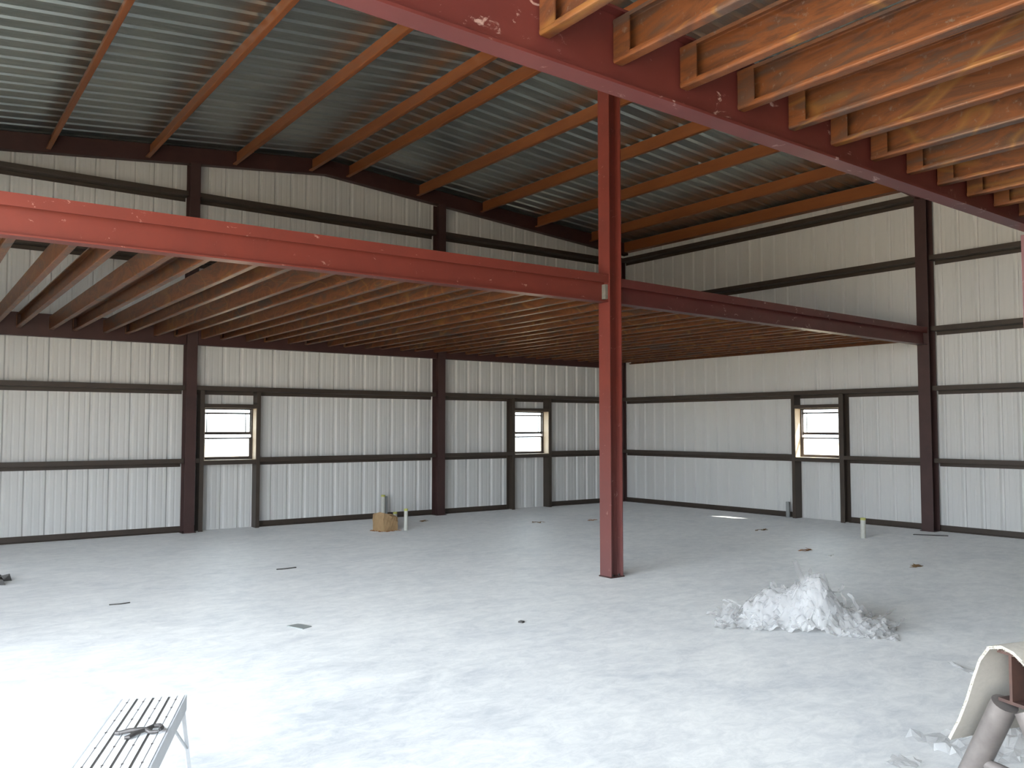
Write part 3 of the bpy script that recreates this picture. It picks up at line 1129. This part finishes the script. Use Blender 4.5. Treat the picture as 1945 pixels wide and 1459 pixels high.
# ------------------------------------------------------------------ crumpled plastic
def crumple_sheet(m, P, ex, ey, nx, ny, amp, q, curl=0.0):
    """a softly creased piece of film; ex, ey span it"""
    base = len(m.v)
    nrm = ex.cross(ey)
    if nrm.length < 1e-6:
        nrm = Vector((0, 0, 1))
    nrm.normalize()
    ph = [q.uniform(0, 6.28) for _ in range(6)]
    fr = [q.uniform(4, 11) for _ in range(3)]
    for j in range(ny + 1):
        for i in range(nx + 1):
            u, v = i / nx - 0.5, j / ny - 0.5
            w = amp * (math.sin(fr[0] * u + ph[0]) + math.sin(fr[1] * v + ph[1] + 2 * u) + 0.7 * math.sin(fr[2] * (u + v) + ph[2]))
            taper = 1 - 0.5 * (2 * u) ** 2 * (0.5 + 0.5 * math.sin(ph[4]))
            p = P + ex * (u + 0.05 * math.sin(7 * v + ph[3])) + ey * v * taper + nrm * (w + curl * 4 * u * u) + Vector((0, 0, q.gauss(0, amp * 0.25)))
            p.z = max(p.z, 0.003)
            m.v.append(tuple(p))
    for j in range(ny):
        for i in range(nx):
            A = base + j * (nx + 1) + i
            m.f.append((A, A + 1, A + nx + 2))
            m.f.append((A, A + nx + 2, A + nx + 1))


HR = Vector((0.567, -0.823, 0))               # along the heap
HF = Vector((0.823, 0.567, 0))
HC = Vector((-6.97, -9.13, 0))


def heap_h(u, v):
    """mound height at (along, across)"""
    def bump_(u0, su, hh, v0=0.0, sv=0.26):
        return hh * math.exp(-((u - u0) / su) ** 2 - ((v - v0) / sv) ** 2)
    return 0.02 + bump_(0.02, 0.20, 0.27) + bump_(-0.30, 0.20, 0.20) + bump_(0.14, 0.13, 0.15) + bump_(0.42, 0.16, 0.10)


def build_heap():
    q = random.Random(11)
    root = empty('plastic_heap', HC)
    thing(root, 'heap of crumpled clear white plastic wrapping on the open floor', 'plastic')
    core = MB()
    nu, nv = 70, 36
    for j in range(nv + 1):
        for i in range(nu + 1):
            u, v = -0.70 + 1.36 * i / nu, -0.36 + 0.72 * j / nv
            c = 0.018 * (math.sin(31 * u + 5 * v) * math.sin(27 * v - 9 * u) + 0.6 * math.sin(53 * u + 40 * v))
            h = heap_h(u, v) * 0.90 - 0.030 + c + q.gauss(0, 0.007)
            p = HC + HR * (u + q.gauss(0, 0.004)) + HF * (v + q.gauss(0, 0.004))
            core.v.append((p.x, p.y, max(h, 0.002)))
    for j in range(nv):
        for i in range(nu):
            A = j * (nu + 1) + i
            if max(core.v[k][2] for k in (A, A + 1, A + nu + 1, A + nu + 2)) > 0.005:
                core.f += [(A, A + 1, A + nu + 2), (A, A + nu + 2, A + nu + 1)]
    core.build('crumpled_core', 'film_white', root, smooth=False)
    loose = MB()
    for k in range(120):
        u = max(-0.60, min(0.58, q.gauss(-0.05, 0.30)))
        v = max(-0.30, min(0.26, q.gauss(-0.06, 0.16)))
        an = q.uniform(0, 6.28)
        L, w = q.uniform(0.10, 0.30), q.uniform(0.06, 0.15)
        lift = q.uniform(-0.010, 0.030)
        nx, ny = 11, 7
        base = len(loose.v)
        ph = [q.uniform(0, 6.28) for _ in range(5)]
        fr = [q.uniform(40, 95) for _ in range(3)]
        for j in range(ny + 1):
            for i in range(nx + 1):
                x, y = (i / nx - 0.5) * L, (j / ny - 0.5) * w
                y *= 1 - 0.5 * (2 * i / nx - 1) ** 2
                uu = u + math.cos(an) * x - math.sin(an) * y
                vv = v + math.sin(an) * x + math.cos(an) * y
                wave = 0.011 * (math.sin(fr[0] * x + ph[0]) + math.sin(fr[1] * y + ph[1] + 20 * x) + 0.6 * math.sin(fr[2] * (x - y) + ph[2]))
                edge = 0.05 * abs(2 * i / nx - 1) ** 3 * math.sin(ph[3])
                p = HC + HR * uu + HF * vv
                loose.v.append((p.x, p.y, max(heap_h(uu, vv) * 0.93 - 0.012 + lift + wave + max(edge, 0), 0.003)))
        for j in range(ny):
            for i in range(nx):
                A = base + j * (nx + 1) + i
                loose.f += [(A, A + 1, A + nx + 2), (A, A + nx + 2, A + nx + 1)]
    # the pieces that stick out of the outline
    for (u, v, z, du, dz, w) in ((-0.005, -0.02, 0.33, -0.06, 0.17, 0.11), (0.02, 0.02, 0.33, 0.03, 0.10, 0.09), (0.40, 0.02, 0.12, -0.06, 0.14, 0.035), (0.31, 0.05, 0.15, -0.04, 0.13, 0.03),
                                 (-0.60, -0.05, 0.03, -0.16, 0.02, 0.09), (-0.5, 0.05, 0.11, -0.14, 0.04, 0.05), (0.60, -0.06, 0.04, 0.11, 0.05, 0.10),
                                 (-0.22, 0.02, 0.22, -0.02, 0.10, 0.07), (0.20, 0.02, 0.24, 0.10, 0.06, 0.06), (0.50, -0.1, 0.08, 0.16, -0.03, 0.12),
                                 (0.45, -0.08, 0.06, 0.18, 0.10, 0.14), (-0.40, -0.2, 0.06, -0.2, -0.02, 0.10)):
        P = HC + HR * (u + du / 2) + HF * v + Z * (z + dz / 2)
        crumple_sheet(loose, P, HR * du + Z * dz, HF * w + HR * w * 0.5, 10, 5, 0.006, q, 0.015)
    o = loose.build('loose_film', 'film_clear', root, smooth=True)
    o['kind'] = 'stuff'
    return root


build_heap()


def film_piece(name, C, ang, L, Wd, lab, mat='film_clear', amp=0.02, seed=2, nx=16, ny=10, hump=0.05):
    q = random.Random(seed)
    m = MB()
    ca, sa = math.cos(ang), math.sin(ang)
    for j in range(ny + 1):
        for i in range(nx + 1):
            u, v = i / nx - 0.5, j / ny - 0.5
            edge = 1 - max(abs(u), abs(v)) * 2
            x = (u + q.gauss(0, 0.02)) * L
            y = (v + q.gauss(0, 0.025)) * Wd
            z = max(0.004, 0.006 + abs(q.gauss(0, amp)) + hump * max(edge, 0) * (0.6 + 0.4 * math.sin(9 * u + 4 * v)))
            m.v.append((C[0] + ca * x - sa * y, C[1] + sa * x + ca * y, z))
    for j in range(ny):
        for i in range(nx):
            A = j * (nx + 1) + i
            m.f += [(A, A + 1, A + nx + 2), (A, A + nx + 2, A + nx + 1)]
    return thing(m.build(name, mat), lab, 'plastic')


film_piece('plastic_film', (-8.50, -11.23), -0.35, 0.62, 0.40, 'crumpled clear plastic film on the floor under the carpet-draped sawhorse')
film_piece('plastic_film', (-9.03, -11.09), 0.3, 0.17, 0.13, 'small clear plastic scrap on the floor left of the sawhorse leg', 'film_clear', 0.006, 5, 6, 5, 0.0)
film_piece('plastic_strip', (-7.262, -10.503), 0.992, 0.30, 0.045, 'narrow white plastic strip on the floor left of the carpet edge', 'film_white', 0.006, 6, 10, 3, 0.006)

# ------------------------------------------------------------------ aluminium work platform
PF0, PF1 = Vector((-12.068, -9.487, 0)), Vector((-11.860, -9.614, 0))      # far end corners
PD = Vector((-0.295, -0.683, 0)).normalized()                                 # towards the near end
PA = (PF1 - PF0)
PW = PA.length
PA.normalize()
PA = (PA - PD * PA.dot(PD)).normalized()
PZ = 0.46
PL = 1.00
mid0 = (PF0 + PF1) / 2
e = empty('work_platform', mid0 + PD * PL / 2)
thing(e, 'folding aluminium work platform with slotted boards at the bottom left corner', 'platform')


def pbox(m, a0, a1, d0, d1, z0, z1):
    c = [mid0 + PA * a + PD * d for a, d in ((a0, d0), (a1, d0), (a1, d1), (a0, d1))]
    m.add([(p.x, p.y, z0) for p in c] + [(p.x, p.y, z1) for p in c],
          [(0, 3, 2, 1), (4, 5, 6, 7), (0, 1, 5, 4), (1, 2, 6, 5), (2, 3, 7, 6), (3, 0, 4, 7)])


bw = PW / 4
for k in range(4):
    a0 = -PW / 2 + k * bw + 0.005
    a1 = a0 + bw - 0.010
    h = (a0 + a1) / 2
    m = MB()
    pbox(m, a0, h - 0.0022, 0.0, PL, PZ - 0.012, PZ)
    pbox(m, h + 0.0022, a1, 0.0, PL, PZ - 0.012, PZ)
    bd = m.build('board', 'aluminium', e)
    gq = MB()
    pbox(gq, h - 0.0021, h + 0.0021, 0.004, PL - 0.004, PZ - 0.012, PZ - 0.0025)
    gq.build('groove_strip', 'groove_grey', bd)
    r = MB()
    for d in (0.06, 0.16, 0.27, 0.40, 0.55, 0.72, 0.90):
        c = mid0 + PA * h + PD * d
        r.tube((c.x, c.y, PZ - 0.006), (c.x, c.y, PZ + 0.0015), 0.0042, 8)
    r.build('rivets', 'dark_steel', bd)['kind'] = 'stuff'
    if k:
        gq = MB()
        pbox(gq, a0 - 0.0098, a0 - 0.0002, 0.01, PL - 0.01, PZ - 0.012, PZ - 0.002)
        gq.build('gap_strip', 'dark_scrap', e)  # dark strip filling the gap between two boards
for sg in (-1, 1):
    m = MB()
    pbox(m, sg * (PW / 2 + 0.001) - 0.003, sg * (PW / 2 + 0.001) + 0.003, 0.0, PL, PZ - 0.062, PZ - 0.001)
    m.build('side_rail', 'aluminium_shaded', e)
for d in (0.05, PL - 0.07):
    m = MB()
    pbox(m, -PW / 2 + 0.004, PW / 2 - 0.004, d, d + 0.02, PZ - 0.050, PZ - 0.014)
    m.build('cross_bar', 'aluminium_shaded', e)
for d, dd in ((0.03, -0.06), (PL - 0.03, 0.06)):
    for sg in (-1, 1):
        m = MB()
        A = mid0 + PA * sg * (PW / 2 - 0.010) + PD * d + Z * (PZ - 0.03)
        B = mid0 + PA * sg * (PW / 2 + 0.030) + PD * (d + dd) + Z * 0.012
        m.tube(A, B, 0.011, 4)
        lg = m.build('leg', 'aluminium_shaded', e)
        q = MB()
        q.tube((B.x, B.y, 0.0), (B.x, B.y, 0.020), 0.015, 8)
        q.build('rubber_foot', 'dark_scrap', lg)
        q = MB()
        C2 = mid0 + PA * sg * (PW / 2 - 0.008) + PD * (d + (0.22 if d < 0.5 else -0.22)) + Z * (PZ - 0.05)
        q.tube(A.lerp(B, 0.45), C2, 0.006, 6)
        q.build('brace', 'aluminium_shaded', lg)

# locking pliers lying on the platform
KC = Vector((-12.108, -9.962, PZ))
e = empty('locking_pliers', KC)
thing(e, 'small steel locking pliers lying across the aluminium platform boards', 'pliers')
KA = Vector((0.86, -0.50, 0)).normalized()
KB = Vector((0.50, 0.86, 0)).normalized()


def kp(a, b, z):
    return KC + KA * a * 0.64 + KB * b * 1.25 + Z * (z * 0.8)


m = MB()
m.path_tube([kp(-0.105, -0.012, 0.012), kp(-0.06, -0.004, 0.016), kp(-0.01, 0.004, 0.016), kp(0.03, 0.010, 0.014)], [0.007, 0.009, 0.008, 0.007])
m.build('upper_handle', 'dark_steel', e, smooth=True)
m = MB()
m.path_tube([kp(-0.055, -0.050, 0.010), kp(-0.035, -0.046, 0.010), kp(-0.015, -0.022, 0.012), kp(0.02, 0.0, 0.014)], [0.006, 0.008, 0.008, 0.007])
m.build('lower_handle', 'dark_steel', e, smooth=True)
m = MB()
m.path_tube([kp(0.03, 0.010, 0.014), kp(0.05, 0.032, 0.014), kp(0.085, 0.036, 0.014), kp(0.108, 0.016, 0.014), kp(0.104, 0.0, 0.013)], [0.008, 0.008, 0.008, 0.008, 0.006])
m.build('upper_jaw', 'dark_steel', e, smooth=True)
m = MB()
m.path_tube([kp(0.03, 0.002, 0.014), kp(0.06, -0.014, 0.012), kp(0.10, -0.010, 0.012)], [0.008, 0.007, 0.006])
m.build('lower_jaw', 'dark_steel', e, smooth=True)
m = MB()
m.tube(kp(-0.128, -0.014, 0.012), kp(-0.105, -0.012, 0.012), 0.0075, 8)
m.build('adjusting_screw', 'dark_steel', e)

# ------------------------------------------------------------------ sawhorse with carpet
CAM = Vector((-12.858, -13.254, 1.557))
SF = Vector((0.9144, 0.4048, 0)).normalized()
SRT = Vector((SF.y, -SF.x, 0))
SA = (SRT * 0.669 + SF * 0.743).normalized()      # along the sawhorse, away to the right
SN = (-SRT * 0.743 + SF * 0.669).normalized()     # across, away from the viewer
SO = Vector((CAM.x, CAM.y, 0)) + SF * 2.95 + SRT * 0.004 + Z * 0.892     # top of the rail at its near end


def sp(a, n, z):
    return SO + SA * a + SN * n + Z * z


e = empty('sawhorse', Vector((sp(0.45, 0, 0).x, sp(0.45, 0, 0).y, 0)))
thing(e, 'steel pipe sawhorse with a rusty top rail at the bottom right corner', 'sawhorse')
m = MB()
m.prism([(-0.045, -0.155), (0.045, -0.155), (0.045, -0.145), (0.005, -0.145), (0.005, -0.012), (0.045, -0.012), (0.045, -0.002), (-0.045, -0.002), (-0.045, -0.012), (-0.005, -0.012), (-0.005, -0.145), (-0.045, -0.145)],
        sp(0.0, 0, 0), sp(0.95, 0, 0), SN, Z)
m.build('top_rail', 'rail_rust', e)
for a0 in (0.02, 0.88):
    for sg in (1, -1):
        m = MB()
        A = sp(a0, sg * 0.040, -0.165)
        B = sp(a0, sg * 0.415, -SO.z + 0.002)
        m.tube(A, B, 0.038, 18)
        m.build('leg', 'pipe_steel', e, smooth=True)
    m = MB()
    m.tube(sp(a0, 0.145, -0.37), sp(a0, -0.145, -0.37), 0.017, 12)
    m.build('cross_brace', 'pipe_steel', e, smooth=True)

# carpet strip hanging over the rail
carp = empty('carpet_strip', sp(0.4, 0, -0.4))
thing(carp, 'thick beige carpet piece draped over the sawhorse rail', 'carpet')
curve = [(-0.24, -0.36), (-0.19, -0.25), (-0.145, -0.15), (-0.105, -0.07), (-0.065, -0.02), (-0.03, 0.005), (0.01, 0.010), (0.05, -0.006),
         (0.08, -0.05), (0.108, -0.11), (0.14, -0.18), (0.175, -0.25), (0.215, -0.325)]
q = random.Random(5)
NA = 16
top, bot, rim = MB(), MB(), MB()
for s in range(NA + 1):
    a = -0.02 + 0.84 * s / NA
    for k, (n, z) in enumerate(curve):
        k0, k1 = curve[max(k - 1, 0)], curve[min(k + 1, len(curve) - 1)]
        d = Vector((k1[0] - k0[0], k1[1] - k0[1])).normalized()
        nn = Vector((-d.y, d.x))
        wv = 0.006 * math.sin(9 * a + k)
        top.v.append(tuple(sp(a, n + nn.x * (0.010 + wv), z + nn.y * (0.010 + wv))))
        bot.v.append(tuple(sp(a, n + nn.x * wv, z + nn.y * wv)))
K = len(curve)
for s in range(NA):
    for k in range(K - 1):
        A = s * K + k
        top.f.append((A, A + 1, A + K + 1, A + K))
        bot.f.append((A, A + K, A + K + 1, A + 1))
top.build('pile_side', 'carpet', carp, smooth=True, recalc=False)
bot.build('backing_side', 'carpet_back', carp, smooth=True, recalc=False)
# fuzzy cut edge
for row in (0, NA):
    for k in range(K - 1):
        P0, P1 = Vector(top.v[row * K + k]), Vector(top.v[row * K + k + 1])
        Q0, Q1 = Vector(bot.v[row * K + k]), Vector(bot.v[row * K + k + 1])
        rim.add([P0, P1, Q1, Q0], [(0, 1, 2, 3)])
        for t in range(14):
            s_ = q.random()
            w = q.random()
            P = (P0.lerp(P1, s_)).lerp(Q0.lerp(Q1, s_), w)
            dr = SA * (-1 if row == 0 else 1) * q.uniform(0.002, 0.008) + Vector((q.gauss(0, 0.003), q.gauss(0, 0.003), q.gauss(0, 0.003)))
            sd = Vector((q.gauss(0, 1), q.gauss(0, 1), q.gauss(0, 1))).normalized() * 0.0018
            rim.add([P - sd, P + sd, P + dr], [(0, 1, 2)])
for col in (0, K - 1):
    for s in range(NA):
        i0, i1 = s * K + col, (s + 1) * K + col
        rim.add([top.v[i0], top.v[i1], bot.v[i1], bot.v[i0]], [(0, 1, 2, 3)])
rim.build('cut_edge', 'fuzz', carp, recalc=False)
